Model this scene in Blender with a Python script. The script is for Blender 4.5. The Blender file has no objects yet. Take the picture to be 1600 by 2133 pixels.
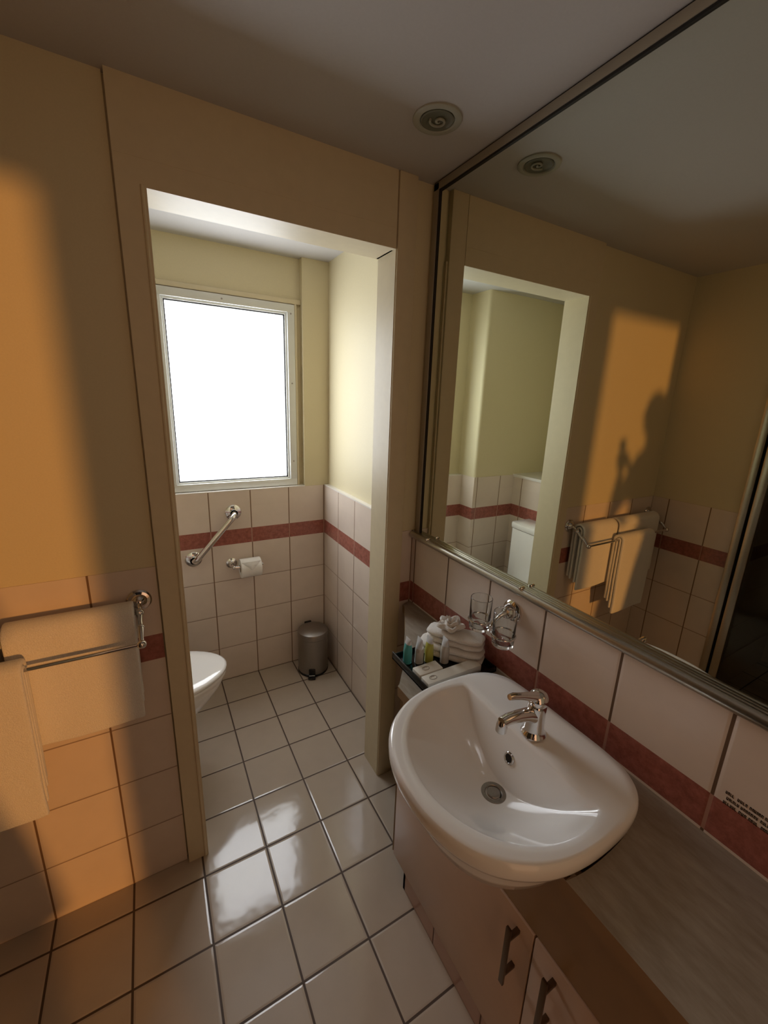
import bpy, bmesh, math, random
from mathutils import Vector, Matrix, noise
random.seed(7)
PI = math.pi
scene = bpy.context.scene
C = scene.collection

# ---------------------------------------------------------------- camera
cd = bpy.data.cameras.new('camera')
cam = bpy.data.objects.new('camera', cd)
C.objects.link(cam)
Rr = Vector((0.86854964, -0.49421941, 0.03699582))
Rd = Vector((-0.0925665, -0.23510606, -0.96755185))
Rf = Vector((0.48688085, 0.83694224, -0.24994944))
m = Matrix((Rr, -Rd, -Rf)).transposed().to_4x4()
m.translation = Vector((-0.22961, -1.15494, 1.53713))
cam.matrix_world = m
cd.sensor_fit = 'VERTICAL'
cd.sensor_height = 24.0
cd.lens = 866.26 / 2133 * 24.0
cd.shift_x = (800 - 809.08) / 2133
cd.shift_y = (1056.58 - 1066.5) / 2133
cd.clip_start = 0.01
scene.camera = cam

# ---------------------------------------------------------------- light
WORLD = (1.0, 0.56, 0.31); WORLD_S = 0.75
PANE_S = 6.8
SUN_S = 1.0
scene.view_settings.view_transform = 'Standard'
scene.view_settings.look = 'None'
scene.view_settings.exposure = 0.33
scene.view_settings.gamma = 1.0
scene.view_settings.use_curve_mapping = False
w = bpy.data.worlds.new('world'); scene.world = w
w.use_nodes = True
bg = w.node_tree.nodes['Background']
bg.inputs[0].default_value = (*WORLD, 1); bg.inputs[1].default_value = WORLD_S
sd = bpy.data.lights.new('evening_sun', 'SUN')
sd.energy = SUN_S; sd.color = (1.0, 0.42, 0.10); sd.angle = math.radians(2.4)
so = bpy.data.objects.new('evening_sun', sd); C.objects.link(so)
so.rotation_euler = Vector((-0.298, 1.0, -0.135)).to_track_quat('-Z', 'Y').to_euler()
so.location = (1.0, -4, 2.2)

# ---------------------------------------------------------------- helpers
def tag(o, label=None, cat=None, group=None, kind=None):
    if label: o['label'] = label
    if cat: o['category'] = cat
    if group: o['group'] = group
    if kind: o['kind'] = kind
    return o

def thing(name, label, cat, loc=(0, 0, 0), rotz=0, group=None):
    o = bpy.data.objects.new(name, None); C.objects.link(o)
    o.empty_display_size = 0.05
    o.location = loc; o.rotation_euler = (0, 0, rotz)
    return tag(o, label, cat, group)

class MB:
    def __init__(s): s.bm = bmesh.new(); s.mi = 0
    def verts(s, vs): return [s.bm.verts.new(v) for v in vs]
    def face(s, vs):
        try:
            f = s.bm.faces.new(vs); f.material_index = s.mi; return f
        except ValueError: return None
    def box(s, a, b, bev=0.0):
        x0, y0, z0 = [min(p, q) for p, q in zip(a, b)]; x1, y1, z1 = [max(p, q) for p, q in zip(a, b)]
        t = bmesh.new()
        v = [t.verts.new(p) for p in ((x0,y0,z0),(x1,y0,z0),(x1,y1,z0),(x0,y1,z0),(x0,y0,z1),(x1,y0,z1),(x1,y1,z1),(x0,y1,z1))]
        for f in ((0,3,2,1),(4,5,6,7),(0,1,5,4),(1,2,6,5),(2,3,7,6),(3,0,4,7)): t.faces.new([v[i] for i in f])
        if bev: bmesh.ops.bevel(t, geom=t.edges[:], offset=bev, segments=2, affect='EDGES', profile=0.5)
        s.merge(t); return s
    def merge(s, t, mat=None):
        t.verts.index_update(); mp = {}
        for v in t.verts: mp[v] = s.bm.verts.new(mat @ v.co if mat else v.co)
        for f in t.faces: s.face([mp[v] for v in f.verts])
        t.free()
    def prism(s, poly, axis, a, b, bev=0.0):
        """poly of 2D points extruded along axis from a to b"""
        def P(p, h):
            return (h, p[0], p[1]) if axis == 'X' else ((p[0], h, p[1]) if axis == 'Y' else (p[0], p[1], h))
        t = bmesh.new()
        A = [t.verts.new(P(p, a)) for p in poly]; B = [t.verts.new(P(p, b)) for p in poly]
        fa = t.faces.new(A); fb = t.faces.new(list(reversed(B))); n = len(poly)
        for i in range(n): t.faces.new((A[i], B[i], B[(i+1) % n], A[(i+1) % n]))
        bmesh.ops.recalc_face_normals(t, faces=t.faces[:])
        if bev: bmesh.ops.bevel(t, geom=t.edges[:], offset=bev, segments=2, affect='EDGES', profile=0.5)
        if n > 4:
            bmesh.ops.triangulate(t, faces=[f for f in t.faces if len(f.verts) > 4])
        s.merge(t); return s
    def tube(s, pts, r, seg=14, cap=True, close=False):
        pts = [Vector(p) for p in pts]; n = len(pts)
        rs = r if isinstance(r, (list, tuple)) else [r] * n
        rings = []; up = None
        for i, p in enumerate(pts):
            if close: d = pts[(i+1) % n] - pts[i-1]
            else: d = pts[min(i+1, n-1)] - pts[max(i-1, 0)]
            d.normalize()
            if up is None:
                up = Vector((0, 0, 1)) if abs(d.z) < 0.9 else Vector((1, 0, 0))
            x = d.cross(up).normalized(); y = x.cross(d).normalized(); up = y
            rings.append(s.verts([p + (x * math.cos(2*PI*k/seg) + y * math.sin(2*PI*k/seg)) * rs[i] for k in range(seg)]))
        m_ = n if close else n - 1
        for i in range(m_):
            a, b = rings[i], rings[(i+1) % n]
            for k in range(seg): s.face((a[k], a[(k+1) % seg], b[(k+1) % seg], b[k]))
        if cap and not close:
            s.face(list(reversed(rings[0]))); s.face(rings[-1])
        return s
    def lathe(s, prof, seg=32, mat=None, sx=1, sy=1):
        """prof [(r,z)] about z"""
        rings = []
        for r, z in prof:
            if r < 1e-6: rings.append([s.bm.verts.new(mat @ Vector((0,0,z)) if mat else (0,0,z))])
            else:
                vs = [Vector((r*sx*math.cos(2*PI*k/seg), r*sy*math.sin(2*PI*k/seg), z)) for k in range(seg)]
                rings.append(s.verts([mat @ v if mat else v for v in vs]))
        for a, b in zip(rings, rings[1:]):
            for k in range(seg):
                k2 = (k+1) % seg
                if len(a) == 1 and len(b) == 1: continue
                if len(a) == 1: s.face((a[0], b[k2], b[k]))
                elif len(b) == 1: s.face((a[k], a[k2], b[0]))
                else: s.face((a[k], a[k2], b[k2], b[k]))
        return s
    def ball(s, c, r, seg=16, sc=(1, 1, 1)):
        t = bmesh.new(); bmesh.ops.create_uvsphere(t, u_segments=seg, v_segments=seg//2, radius=r)
        s.merge(t, Matrix.Translation(c) @ Matrix.Diagonal((*sc, 1))); return s
    def build(s, name, mats, parent=None, smooth=True, angle=35, recalc=True):
        if recalc: bmesh.ops.recalc_face_normals(s.bm, faces=s.bm.faces[:])
        me = bpy.data.meshes.new(name)
        s.bm.to_mesh(me); s.bm.free()
        for mt in (mats if isinstance(mats, (list, tuple)) else [mats]): me.materials.append(mt)
        if smooth:
            me.polygons.foreach_set('use_smooth', [True]*len(me.polygons))
            me.set_sharp_from_angle(angle=math.radians(angle))
        o = bpy.data.objects.new(name, me); C.objects.link(o)
        if parent: o.parent = parent
        return o

def struct(name, mb, mats, parent=None, **k):
    o = mb.build(name, mats, parent, **k)
    if not parent: o['kind'] = 'structure'
    return o

# ---------------------------------------------------------------- materials
class NT:
    def __init__(s, name):
        s.m = bpy.data.materials.new(name); s.m.use_nodes = True
        s.t = s.m.node_tree; s.b = s.t.nodes['Principled BSDF']
    def n(s, typ, **k):
        x = s.t.nodes.new(typ)
        for a, v in k.items(): setattr(x, a, v)
        return x
    def l(s, a, b): s.t.links.new(a, b)
    def math(s, op, a, b=None, c=None, clamp=False):
        x = s.n('ShaderNodeMath', operation=op); x.use_clamp = clamp
        for i, v in enumerate((a, b, c)):
            if v is None: continue
            if hasattr(v, 'links'): s.l(v, x.inputs[i])
            else: x.inputs[i].default_value = v
        return x.outputs[0]
    def mix(s, f, a, b):
        x = s.n('ShaderNodeMix', data_type='RGBA')
        for i, v in ((0, f), (6, a), (7, b)):
            if hasattr(v, 'links'): s.l(v, x.inputs[i])
            else: x.inputs[i].default_value = v if i == 0 else (*v, 1)
        return x.outputs[2]
    def noise(s, scale, detail=2, vec=None, rough=0.5):
        x = s.n('ShaderNodeTexNoise'); x.inputs['Scale'].default_value = scale
        x.inputs['Detail'].default_value = detail; x.inputs['Roughness'].default_value = rough
        if vec is None:
            tc = s.n('ShaderNodeTexCoord'); vec = tc.outputs['Object']
        s.l(vec, x.inputs['Vector']); return x.outputs[0]
    def bump(s, h, strength=0.3, dist=0.002):
        x = s.n('ShaderNodeBump'); x.inputs['Strength'].default_value = strength
        x.inputs['Distance'].default_value = dist
        s.l(h, x.inputs['Height']); s.l(x.outputs[0], s.b.inputs['Normal']); return x
    def ramp(s, f, lo, hi):
        x = s.n('ShaderNodeMapRange'); s.l(f, x.inputs[0])
        x.inputs[1].default_value = lo; x.inputs[2].default_value = hi; x.clamp = True
        return x.outputs[0]

def simple(name, col, rough=0.5, metal=0.0, bump=None, var=0.0, **k):
    a = NT(name); b = a.b
    b.inputs['Roughness'].default_value = rough; b.inputs['Metallic'].default_value = metal
    nz = a.noise(bump[0] if bump else 20, 3)
    c2 = tuple(max(0, c*(1-var)) for c in col)
    a.l(a.mix(a.ramp(nz, 0.3, 0.7), c2, col), b.inputs['Base Color'])
    if bump: a.bump(nz, bump[1], bump[2])
    for kk, v in k.items(): b.inputs[kk.replace('_', ' ')].default_value = v
    return a.m

TILE = (0.765, 0.655, 0.565); STRIPE = (0.36, 0.125, 0.095)
ZS0, ZS1, ZT, ZC = 0.784, 0.863, 1.068, 2.185

def tile_mat(name, uax, u0, base=TILE, floor=False, v0=0.0, kick=False, gw=0.0022, gh=0.0016):
    a = NT(name); b = a.b
    tc = a.n('ShaderNodeTexCoord'); sp = a.n('ShaderNodeSeparateXYZ'); a.l(tc.outputs['Object'], sp.inputs[0])
    U = sp.outputs[uax]; Z = sp.outputs[1 if floor else 2]
    def joint(c, per, off, half, soft):
        q = a.math('SUBTRACT', c, off); q = a.math('DIVIDE', q, per)
        idx = a.math('FLOOR', q)
        fr = a.math('SUBTRACT', q, idx)
        d = a.math('MINIMUM', fr, a.math('SUBTRACT', 1.0, fr)); d = a.math('MULTIPLY', d, per)
        x = a.n('ShaderNodeMapRange'); x.clamp = True; a.l(d, x.inputs[0])
        x.inputs[1].default_value = half; x.inputs[2].default_value = half + soft
        x.inputs[3].default_value = 1.0; x.inputs[4].default_value = 0.0
        y = a.n('ShaderNodeMapRange'); y.clamp = True; y.interpolation_type = 'SMOOTHSTEP'; a.l(d, y.inputs[0])
        y.inputs[1].default_value = half*0.6; y.inputs[2].default_value = half + 0.006
        return x.outputs[0], y.outputs[0], idx
    gu, hu, iu = joint(U, 0.2, u0, gw if not floor else 0.0027, 0.0006)
    if floor:
        gv, hv, iv = joint(Z, 0.2, v0, 0.0027, 0.0006)
        g = a.math('MAXIMUM', gu, gv); h = a.math('MINIMUM', hu, hv)
    else:
        gv, hv, iv = joint(Z, ZS0/4, 0.0, gh, 0.0006)
        low = a.math('LESS_THAN', Z, ZS0 - 0.01)
        gv = a.math('MULTIPLY', gv, low)
        gz, hz, _ = joint(Z, ZT - ZS1, ZS1, 0.0006, 0.0005)
        g = a.math('MAXIMUM', gu, a.math('MULTIPLY', gv, 0.75)); h = a.math('MINIMUM', hu, a.math('MAXIMUM', hv, a.math('SUBTRACT', 1.0, low)))
    # per-tile variation
    wn = a.n('ShaderNodeTexWhiteNoise', noise_dimensions='3D'); cb = a.n('ShaderNodeCombineXYZ')
    a.l(iu, cb.inputs[0]); a.l(iv, cb.inputs[1]); a.l(cb.outputs[0], wn.inputs[0])
    cl = a.noise(14, 4)
    c = a.mix(a.ramp(cl, 0.3, 0.7), tuple(x*0.95 for x in base), base)
    c = a.mix(a.math('MULTIPLY', wn.outputs[0], 0.10), c, tuple(x*0.6 for x in base))
    if not floor and not kick:
        s1 = a.math('MULTIPLY', a.math('GREATER_THAN', Z, ZS0), a.math('LESS_THAN', Z, ZS1))
        nz = a.noise(55, 6, rough=0.7)
        sc = a.mix(a.ramp(nz, 0.35, 0.65), tuple(x*0.72 for x in STRIPE), tuple(min(1, x*1.15) for x in STRIPE))
        c = a.mix(s1, c, sc)
        gcol = a.mix(s1, (0.20, 0.115, 0.06), (0.42, 0.22, 0.16))
        if name.startswith('mirror'): gcol = a.mix(s1, (0.13, 0.075, 0.04), (0.42, 0.22, 0.16))
    else: gcol = (0.075, 0.045, 0.028) if floor else (0.12, 0.06, 0.035)
    c = a.mix(g, c, gcol)
    a.l(c, b.inputs['Base Color'])
    r = a.math('MULTIPLY_ADD', g, 0.5, 0.10 if floor else 0.16)
    a.l(r, b.inputs['Roughness'])
    # glaze waviness + joint relief
    b1 = a.n('ShaderNodeBump'); b1.inputs['Strength'].default_value = 0.55; b1.inputs['Distance'].default_value = 0.0012
    a.l(h, b1.inputs['Height'])
    b2 = a.n('ShaderNodeBump'); b2.inputs['Strength'].default_value = 0.24 if floor else 0.3
    b2.inputs['Distance'].default_value = 0.0035 if floor else 0.003
    sh = a.n('ShaderNodeVectorMath', operation='ADD'); a.l(tc.outputs['Object'], sh.inputs[0]); a.l(wn.outputs[1], sh.inputs[1])
    a.l(a.noise(13, 2, sh.outputs[0]), b2.inputs['Height']); a.l(b1.outputs[0], b2.inputs['Normal'])
    a.l(b2.outputs[0], b.inputs['Normal'])
    return a.m

M = {}
M['floor'] = tile_mat('floor_tile', 0, 0.0, base=(0.52, 0.44, 0.355), floor=True)
M['tileX'] = tile_mat('wall_tile_x', 0, 0.0)
M['tileY'] = tile_mat('wall_tile_y', 1, 0.0)
M['mirror_tile'] = tile_mat('mirror_wall_tile', 1, 0.065, gw=0.0026)
M['kick'] = tile_mat('kick_tile', 1, 0.0, kick=True, base=(0.50, 0.33, 0.27))
M['plaster'] = simple('cream_plaster', (0.70, 0.62, 0.41), 0.55, bump=(260, 0.15, 0.0008), var=0.04)
M['paint'] = simple('cream_gloss_paint', (0.70, 0.61, 0.42), 0.48, bump=(35, 0.18, 0.0015), var=0.04)
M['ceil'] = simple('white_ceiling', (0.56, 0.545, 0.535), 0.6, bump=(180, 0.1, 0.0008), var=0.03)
M['ledge'] = simple('ledge_tile', (0.80, 0.77, 0.73), 0.15)
M['chrome'] = simple('chrome', (0.72, 0.70, 0.69), 0.07, 1.0)
M['steel'] = simple('brushed_steel', (0.36, 0.33, 0.30), 0.36, 1.0, bump=(400, 0.1, 0.0003), var=0.15)
M['alu'] = simple('brushed_aluminium', (0.55, 0.53, 0.48), 0.28, 1.0, bump=(300, 0.1, 0.0003), var=0.1)
M['frame'] = simple('satin_frame', (0.42, 0.38, 0.30), 0.5, 0.6)
M['dark'] = simple('dark_gap', (0.01, 0.008, 0.006), 0.6)
M['ceramic'] = simple('white_ceramic', (0.90, 0.89, 0.87), 0.09, Coat_Weight=0.4)
M['upvc'] = simple('white_window_frame', (0.72, 0.73, 0.70), 0.35, var=0.03)
M['black'] = simple('black_plastic', (0.006, 0.006, 0.006), 0.25)
M['towel'] = simple('white_terry', (0.87, 0.84, 0.79), 0.95, bump=(420, 0.9, 0.002), var=0.12, Sheen_Weight=0.3)
M['paper'] = simple('tissue_paper', (0.85, 0.83, 0.79), 0.9, bump=(90, 0.3, 0.0008), var=0.03)
M['card'] = simple('card_box', (0.80, 0.77, 0.68), 0.6, bump=(12, 0.0, 0.0001), var=0.06)
M['print'] = simple('grey_print', (0.42, 0.38, 0.33), 0.6)
M['laminate'] = simple('pinkish_beige_laminate', (0.60, 0.43, 0.32), 0.33, var=0.04)
M['bronze'] = simple('dark_metal', (0.16, 0.11, 0.07), 0.35, 1.0)
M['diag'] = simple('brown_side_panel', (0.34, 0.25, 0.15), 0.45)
M['apron'] = simple('brown_laminate', (0.30, 0.185, 0.085), 0.35, var=0.08)
M['counter_edge'] = simple('counter_edge', (0.30, 0.22, 0.15), 0.4)

def counter_mat():
    a = NT('streaked_laminate_top'); tc = a.n('ShaderNodeTexCoord'); mp = a.n('ShaderNodeMapping')
    mp.inputs['Rotation'].default_value = (0, 0, math.radians(28)); mp.inputs['Scale'].default_value = (55, 14, 1)
    a.l(tc.outputs['Object'], mp.inputs[0])
    n1 = a.noise(1.0, 6, mp.outputs[0], 0.65)
    c = a.mix(a.ramp(n1, 0.35, 0.68), (0.27, 0.225, 0.175), (0.37, 0.325, 0.265))
    a.l(c, a.b.inputs['Base Color']); a.b.inputs['Roughness'].default_value = 0.35
    return a.m
M['counter'] = counter_mat()

def glass_mat(name, col=(1, 1, 1), rough=0.0, ior=1.45):
    a = NT(name); b = a.b
    b.inputs['Base Color'].default_value = (*col, 1); b.inputs['Roughness'].default_value = rough
    b.inputs['Transmission Weight'].default_value = 1.0; b.inputs['IOR'].default_value = ior
    return a.m
M['glass'] = glass_mat('clear_glass', (0.96, 0.98, 0.97))
M['screen'] = glass_mat('shower_glass', (0.55, 0.56, 0.53))
def mirror_mat():
    a = NT('mirror_silver'); a.b.inputs['Base Color'].default_value = (0.78, 0.82, 0.74, 1)
    a.b.inputs['Metallic'].default_value = 1.0; a.b.inputs['Roughness'].default_value = 0.0
    return a.m
M['mirror'] = mirror_mat()
def pane_mat():
    a = NT('lit_frosted_pane')
    tc = a.n('ShaderNodeTexCoord')
    nz = a.noise(2.2, 1, tc.outputs['Object'])
    c = a.mix(a.ramp(nz, 0.35, 0.65), (0.86, 0.90, 0.97), (0.93, 0.97, 1.0))
    a.b.inputs['Base Color'].default_value = (0.8, 0.8, 0.8, 1)
    a.l(c, a.b.inputs['Emission Color']); a.b.inputs['Emission Strength'].default_value = PANE_S
    return a.m
M['pane'] = pane_mat()
def liquid(name, col):
    a = NT(name); a.b.inputs['Base Color'].default_value = (*col, 1)
    a.b.inputs['Roughness'].default_value = 0.12; a.b.inputs['Transmission Weight'].default_value = 0.25
    a.b.inputs['Subsurface Weight'].default_value = 0.0
    return a.m

# ================================================================ ROOM
XM, XG, YP = 0.604, 0.611, 0.085
# floor and ceiling
struct('floor', MB().box((-1.95, -3.6, -0.1), (0.85, 1.25, 0.0)), M['floor'], smooth=False)
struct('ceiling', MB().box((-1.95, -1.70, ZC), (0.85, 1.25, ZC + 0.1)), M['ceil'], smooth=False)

# right wall: tiled to shoulder height, mirror above, toilet part plastered
b = MB()
b.box((XM, 0.12, 0), (0.85, 1.0, ZT - 0.004)); b.mi = 1
b.box((XM, -1.70, 0), (0.85, 0.12, 1.05)); b.mi = 2
b.box((0.628, 0.12, ZT - 0.004), (0.85, 1.25, ZC))
b.box((0.614, -1.70, 1.05), (0.85, 0.12, ZC)); b.mi = 3
b.box((XM - 0.001, 0.19, ZT - 0.006), (0.629, 1.0, ZT))
struct('wall_right', b, [M['tileY'], M['mirror_tile'], M['plaster'], M['ledge']], smooth=False)

# far wall of the toilet room with the window niche, boxed column and tiled ledge
WX0, WX1, WZ0, WZ1 = -0.165, 0.457, ZT + 0.012, 1.972
b = MB()
b.box((-0.40, 1.0, 0), (0.85, 1.2, ZT - 0.004)); b.mi = 1
b.box((0.492, 1.004, ZT - 0.004), (0.85, 1.2, ZC))          # pier right of the niche
b.box((-0.40, 1.045, WZ1 + 0.004), (0.492, 1.2, ZC))        # recessed strip above window
b.box((-0.40, 1.045, ZT), (WX0 - 0.004, 1.2, WZ1 + 0.004))
b.box((WX1 + 0.004, 1.045, ZT), (0.492, 1.2, WZ1 + 0.004)); b.mi = 2
b.box((-0.37, 0.999, ZT - 0.004), (0.492, 1.06, ZT))
struct('wall_far', b, [M['tileX'], M['plaster'], M['ledge']], smooth=False)
# column in the far left corner of the toilet room
b = MB()
b.box((-1.1, 0.875, 0), (-0.37, 1.2, ZT)); b.mi = 1
b.prism([(-1.1, 1.2), (-0.374, 1.2), (-0.374, 0.900), (-0.3755, 0.892), (-0.380, 0.885), (-0.387, 0.8812), (-0.395, 0.880), (-1.1, 0.880)], 'Z', ZT, ZC)
struct('wall_column', b, [M['tileX'], M['plaster']], smooth=True, angle=30)
# left wall of the toilet room: tiled half wall with a pale ledge
b = MB()
b.box((-1.09, 0.19, 0), (-0.73, 0.88, ZT - 0.012)); b.mi = 1
b.box((-1.3, 0.188, 0), (-1.08, 1.2, ZC)); b.mi = 2
b.box((-1.09, 0.19, ZT - 0.012), (-0.722, 0.88, ZT + 0.006))
struct('wall_left_toilet', b, [M['tileY'], M['plaster'], M['ledge']], smooth=False)

# partition between bathroom and toilet room
OX0, OX1, OZ = -0.18, 0.478, 1.98
b = MB()
b.box((-1.1, YP, 0), (-0.245, 0.19, ZT)); b.mi = 1
b.box((-1.1, YP + 0.003, ZT), (-0.245, 0.19, ZC)); b.box((-0.25, 0.1, 0), (-0.22, 0.188, ZC)); b.mi = 0
b.box((0.547, YP, 0), (XM + 0.003, 0.19, ZT)); b.mi = 1
b.box((0.547, YP + 0.003, ZT), (0.628, 0.19, ZC))
struct('wall_partition', b, [M['tileX'], M['plaster']], smooth=False)
# painted casings and header panel of the opening
b = MB()
b.prism([(-0.2405, 0.0), (OX0, 0.0), (OX0, OZ), (0.4765, OZ), (0.4765, ZC), (-0.2405, ZC)], 'Y', 0.071, 0.19)
b.tube([(OX0 - 0.009, 0.0705, 0.002), (OX0 - 0.009, 0.0705, OZ + 0.004)], 0.0040, 10)
struct('trim_1', b, M['paint'], angle=30)
b = MB(); b.box((-0.24, 0.0702, 2.036), (0.47, 0.0712, 2.038))
struct('trim_2', b, M['paint'])
b = MB(); b.box((OX1 + 0.002, 0.068, 0), (0.544, 0.15, ZC), 0.002)
b.box((OX1, 0.0755, 0), (0.55, 0.19, OZ + 0.002)); b.box((0.470, 0.09, OZ), (0.55, 0.189, ZC))
struct('trim_3', b, M['paint'])

# left wall of the bathroom and the shower alcove behind it
b = MB()
b.box((-1.2, -0.33, 0), (-1.0, 0.19, ZT)); b.mi = 1
b.box((-1.2, -0.33, ZT), (-1.004, 0.19, ZC)); b.mi = 0
b.box((-1.9, -0.33, 0), (-1.2, -0.2, ZC))
b.box((-1.95, -1.30, 0), (-1.85, -0.33, ZC))
b.box((-1.9, -1.30, 0), (-1.2, -1.20, ZC))
struct('wall_left', b, [M['tileY'], M['plaster']], smooth=False)
# near wall and doorway behind the camera; nib added, jambs placed to bound the sunlight
DX0, DX1, DY = -0.547, 0.142, -1.6
b = MB()
b.box((-1.2, -1.27, 0), (DX0, -1.20, ZC)); b.box((-1.2, DY - 0.25, 0), (-0.68, -1.27, ZC)); b.box((DX1, DY - 0.1, 0), (0.85, DY, ZC))
struct('wall_near', b, M['plaster'], smooth=False)

# window
wn = bpy.data.objects.new('window_1', None); C.objects.link(wn); wn.location = (0, 1.03, 0); wn['kind'] = 'structure'
wn.empty_display_size = 0.05
def wframe(x0, x1, z0, z1, wd, y0, y1, bev=0.002):
    q = MB()
    q.box((x0, y0, z0), (x1, y1, z0 + wd), bev); q.box((x0, y0, z1 - wd), (x1, y1, z1), bev)
    q.box((x0, y0, z0 + wd - 0.001), (x0 + wd, y1, z1 - wd + 0.001), bev); q.box((x1 - wd, y0, z0 + wd - 0.001), (x1, y1, z1 - wd + 0.001), bev)
    for v in q.bm.verts: v.co.y -= 1.03
    return q
wframe(WX0, WX1, WZ0 - 0.010, WZ1, 0.036, 1.022, 1.075).build('window_frame', M['upvc'], wn)
wframe(WX0 + 0.034, WX1 - 0.034, WZ0 + 0.022, WZ1 - 0.034, 0.012, 1.034, 1.075).build('window_sash', M['upvc'], wn)
wframe(WX0 + 0.0455, WX1 - 0.0455, WZ0 + 0.0335, WZ1 - 0.0455, 0.0055, 1.040, 1.058, 0.0).build('window_gasket', M['dark'], wn, smooth=False)
q = MB(); q.box((WX0 + 0.045, 0.022, WZ0 + 0.033), (WX1 - 0.045, 0.028, WZ1 - 0.045)); q.build('window_pane', M['pane'], wn, smooth=False)
for sx, sz in ((WX1 - 0.018, 1.93), (WX1 - 0.018, 1.60), (0.12, WZ1 - 0.018), (WX1 - 0.018, 1.2)):
    q = MB(); q.lathe([(0, 0.002), (0.003, 0.002), (0.004, 0)], 12, Matrix.Translation((sx, -0.008, sz)) @ Matrix.Rotation(PI/2, 4, 'X'))
    q.build('screw', M['steel'], wn)
# narrow architrave strips in the niche
b = MB(); b.box((-0.18, 1.028, WZ1 + 0.004), (0.492, 1.046, WZ1 + 0.026), 0.003); b.box((WX1 + 0.002, 1.028, ZT), (WX1 + 0.014, 1.046, WZ1 + 0.005), 0.003)
struct('trim_4', b, M['paint'])

# ================================================================ MIRROR
t = thing('wall_mirror', 'large wall mirror in a slim metal frame above the basin, reaching the ceiling', 'mirror', (XG, -0.6, 1.05))
def rel(mb, o):
    bmesh.ops.translate(mb.bm, verts=mb.bm.verts[:], vec=-Vector(o.location)); return mb
MY0, MY1 = -1.45, 0.077
rel(MB().box((XG - 0.001, MY0, 1.05), (XG + 0.002, MY1, ZC - 0.004)), t).build('mirror_glass', M['mirror'], t, smooth=False)
b = MB()
b.box((0.604, MY0, ZC - 0.026), (XG, MY1 - 0.003, ZC - 0.005), 0.001)
b.box((0.604, MY1 - 0.029, 1.056), (XG, MY1 - 0.004, ZC - 0.006), 0.001)
rel(b, t).build('frame', M['frame'], t)
b = MB(); b.box((0.606, MY0, ZC - 0.031), (XG, MY1 - 0.03, ZC - 0.0255)); b.box((0.606, MY1 - 0.034, 1.06), (XG, MY1 - 0.0285, ZC - 0.0255)); b.box((0.608, MY1 - 0.004, 1.06), (XG, MY1, ZC - 0.0005)); b.box((0.608, MY0, ZC - 0.0055), (XG, MY1, ZC - 0.0005))
rel(b, t).build('frame_gap', M['dark'], t, smooth=False)
b = MB(); b.tube([(0.595, MY0, 1.056), (0.595, MY1, 1.056)], 0.0125, 18)
b.box((0.600, MY0, 1.046), (XG, MY1, 1.068), 0.002)
o = rel(b, t).build('bottom_rail', M['alu'], t); o['label'] = 'rounded silver bottom rail'
for yy in (-0.03, -0.46):
    b = MB(); b.box((0.582, yy - 0.0045, 1.064), (0.60, yy + 0.0045, 1.073), 0.003); rel(b, t).build('clip', M['chrome'], t)

# ================================================================ COUNTER / VANITY
BC = Vector((0.36, -0.65))
half = [(.132,0),(.137,.06),(.160,.125),(.2,.176),(.264,.215),(.345,.232),(.45,.230),(.508,.215),(.546,.180),(.562,.12),(.563,0)]
def catmull(P, n=8):
    out = []; N = len(P)
    for i in range(N):
        p0, p1, p2, p3 = [Vector(P[(i+k-1) % N]) for k in range(4)]
        for j in range(n):
            u = j/n
            out.append(0.5*((2*p1) + (p2-p0)*u + (2*p0-5*p1+4*p2-p3)*u*u + (3*p1-p0-3*p2+p3)*u**3))
    return out
loop = [(x, BC.y + d) for x, d in half] + [(x, BC.y - d) for x, d in half[-2:0:-1]]
OUT = catmull(loop)
def ray_r(ang, poly, c):
    d = Vector((math.cos(ang), math.sin(ang))); best = 0
    for i in range(len(poly)):
        a = poly[i] - c; e = poly[(i+1) % len(poly)] - poly[i]
        den = d.x*e.y - d.y*e.x
        if abs(den) < 1e-12: continue
        tt = (a.x*e.y - a.y*e.x)/den; uu = (a.x*d.y - a.y*d.x)/den
        if tt > 0 and -1e-6 <= uu <= 1 + 1e-6: best = max(best, tt)
    return best
CX0 = 0.303
ZK = 0.778
# countertop polygon with a notch for the basin
sc = 0.972
nl = [(BC + (p - BC)*sc) for p in OUT]
n_pts = [p for p in nl if p.x > CX0]
# order from left side (higher Y) round the back to the right side
n_pts.sort(key=lambda p: -math.atan2(p.y - BC.y, p.x - 0.30))
top_y = max(p.y for p in n_pts if p.x < CX0 + 0.05)
poly = [(CX0, -0.335), (0.536, 0.052), (0.546, 0.068), (0.604, 0.083), (0.604, -1.59), (CX0, -1.59)]
a_y = -1.0
left_y = BC.y + 0.215*sc; right_y = BC.y - 0.215*sc
poly = [(0.604, -1.59), (CX0, -1.59), (CX0, right_y - 0.002)] + [(p.x, p.y) for p in reversed(n_pts)] + [(CX0, left_y + 0.002), (CX0, -0.328), (0.312, -0.322), (0.354, -0.271), (0.485, -0.073), (0.556, 0.045), (0.562, 0.068), (0.604, 0.083)]
b = MB(); b.prism(poly, 'Z', ZK - 0.030, ZK)
for f in b.bm.faces:
    f.normal_update()
    if abs(f.normal.z) < 0.5: f.material_index = 1
ct = b.build('countertop', [M['counter'], M['apron']], smooth=False)
tag(ct, 'grey-brown streaked laminate worktop around the basin, clipped at its far corner', 'countertop')

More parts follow.
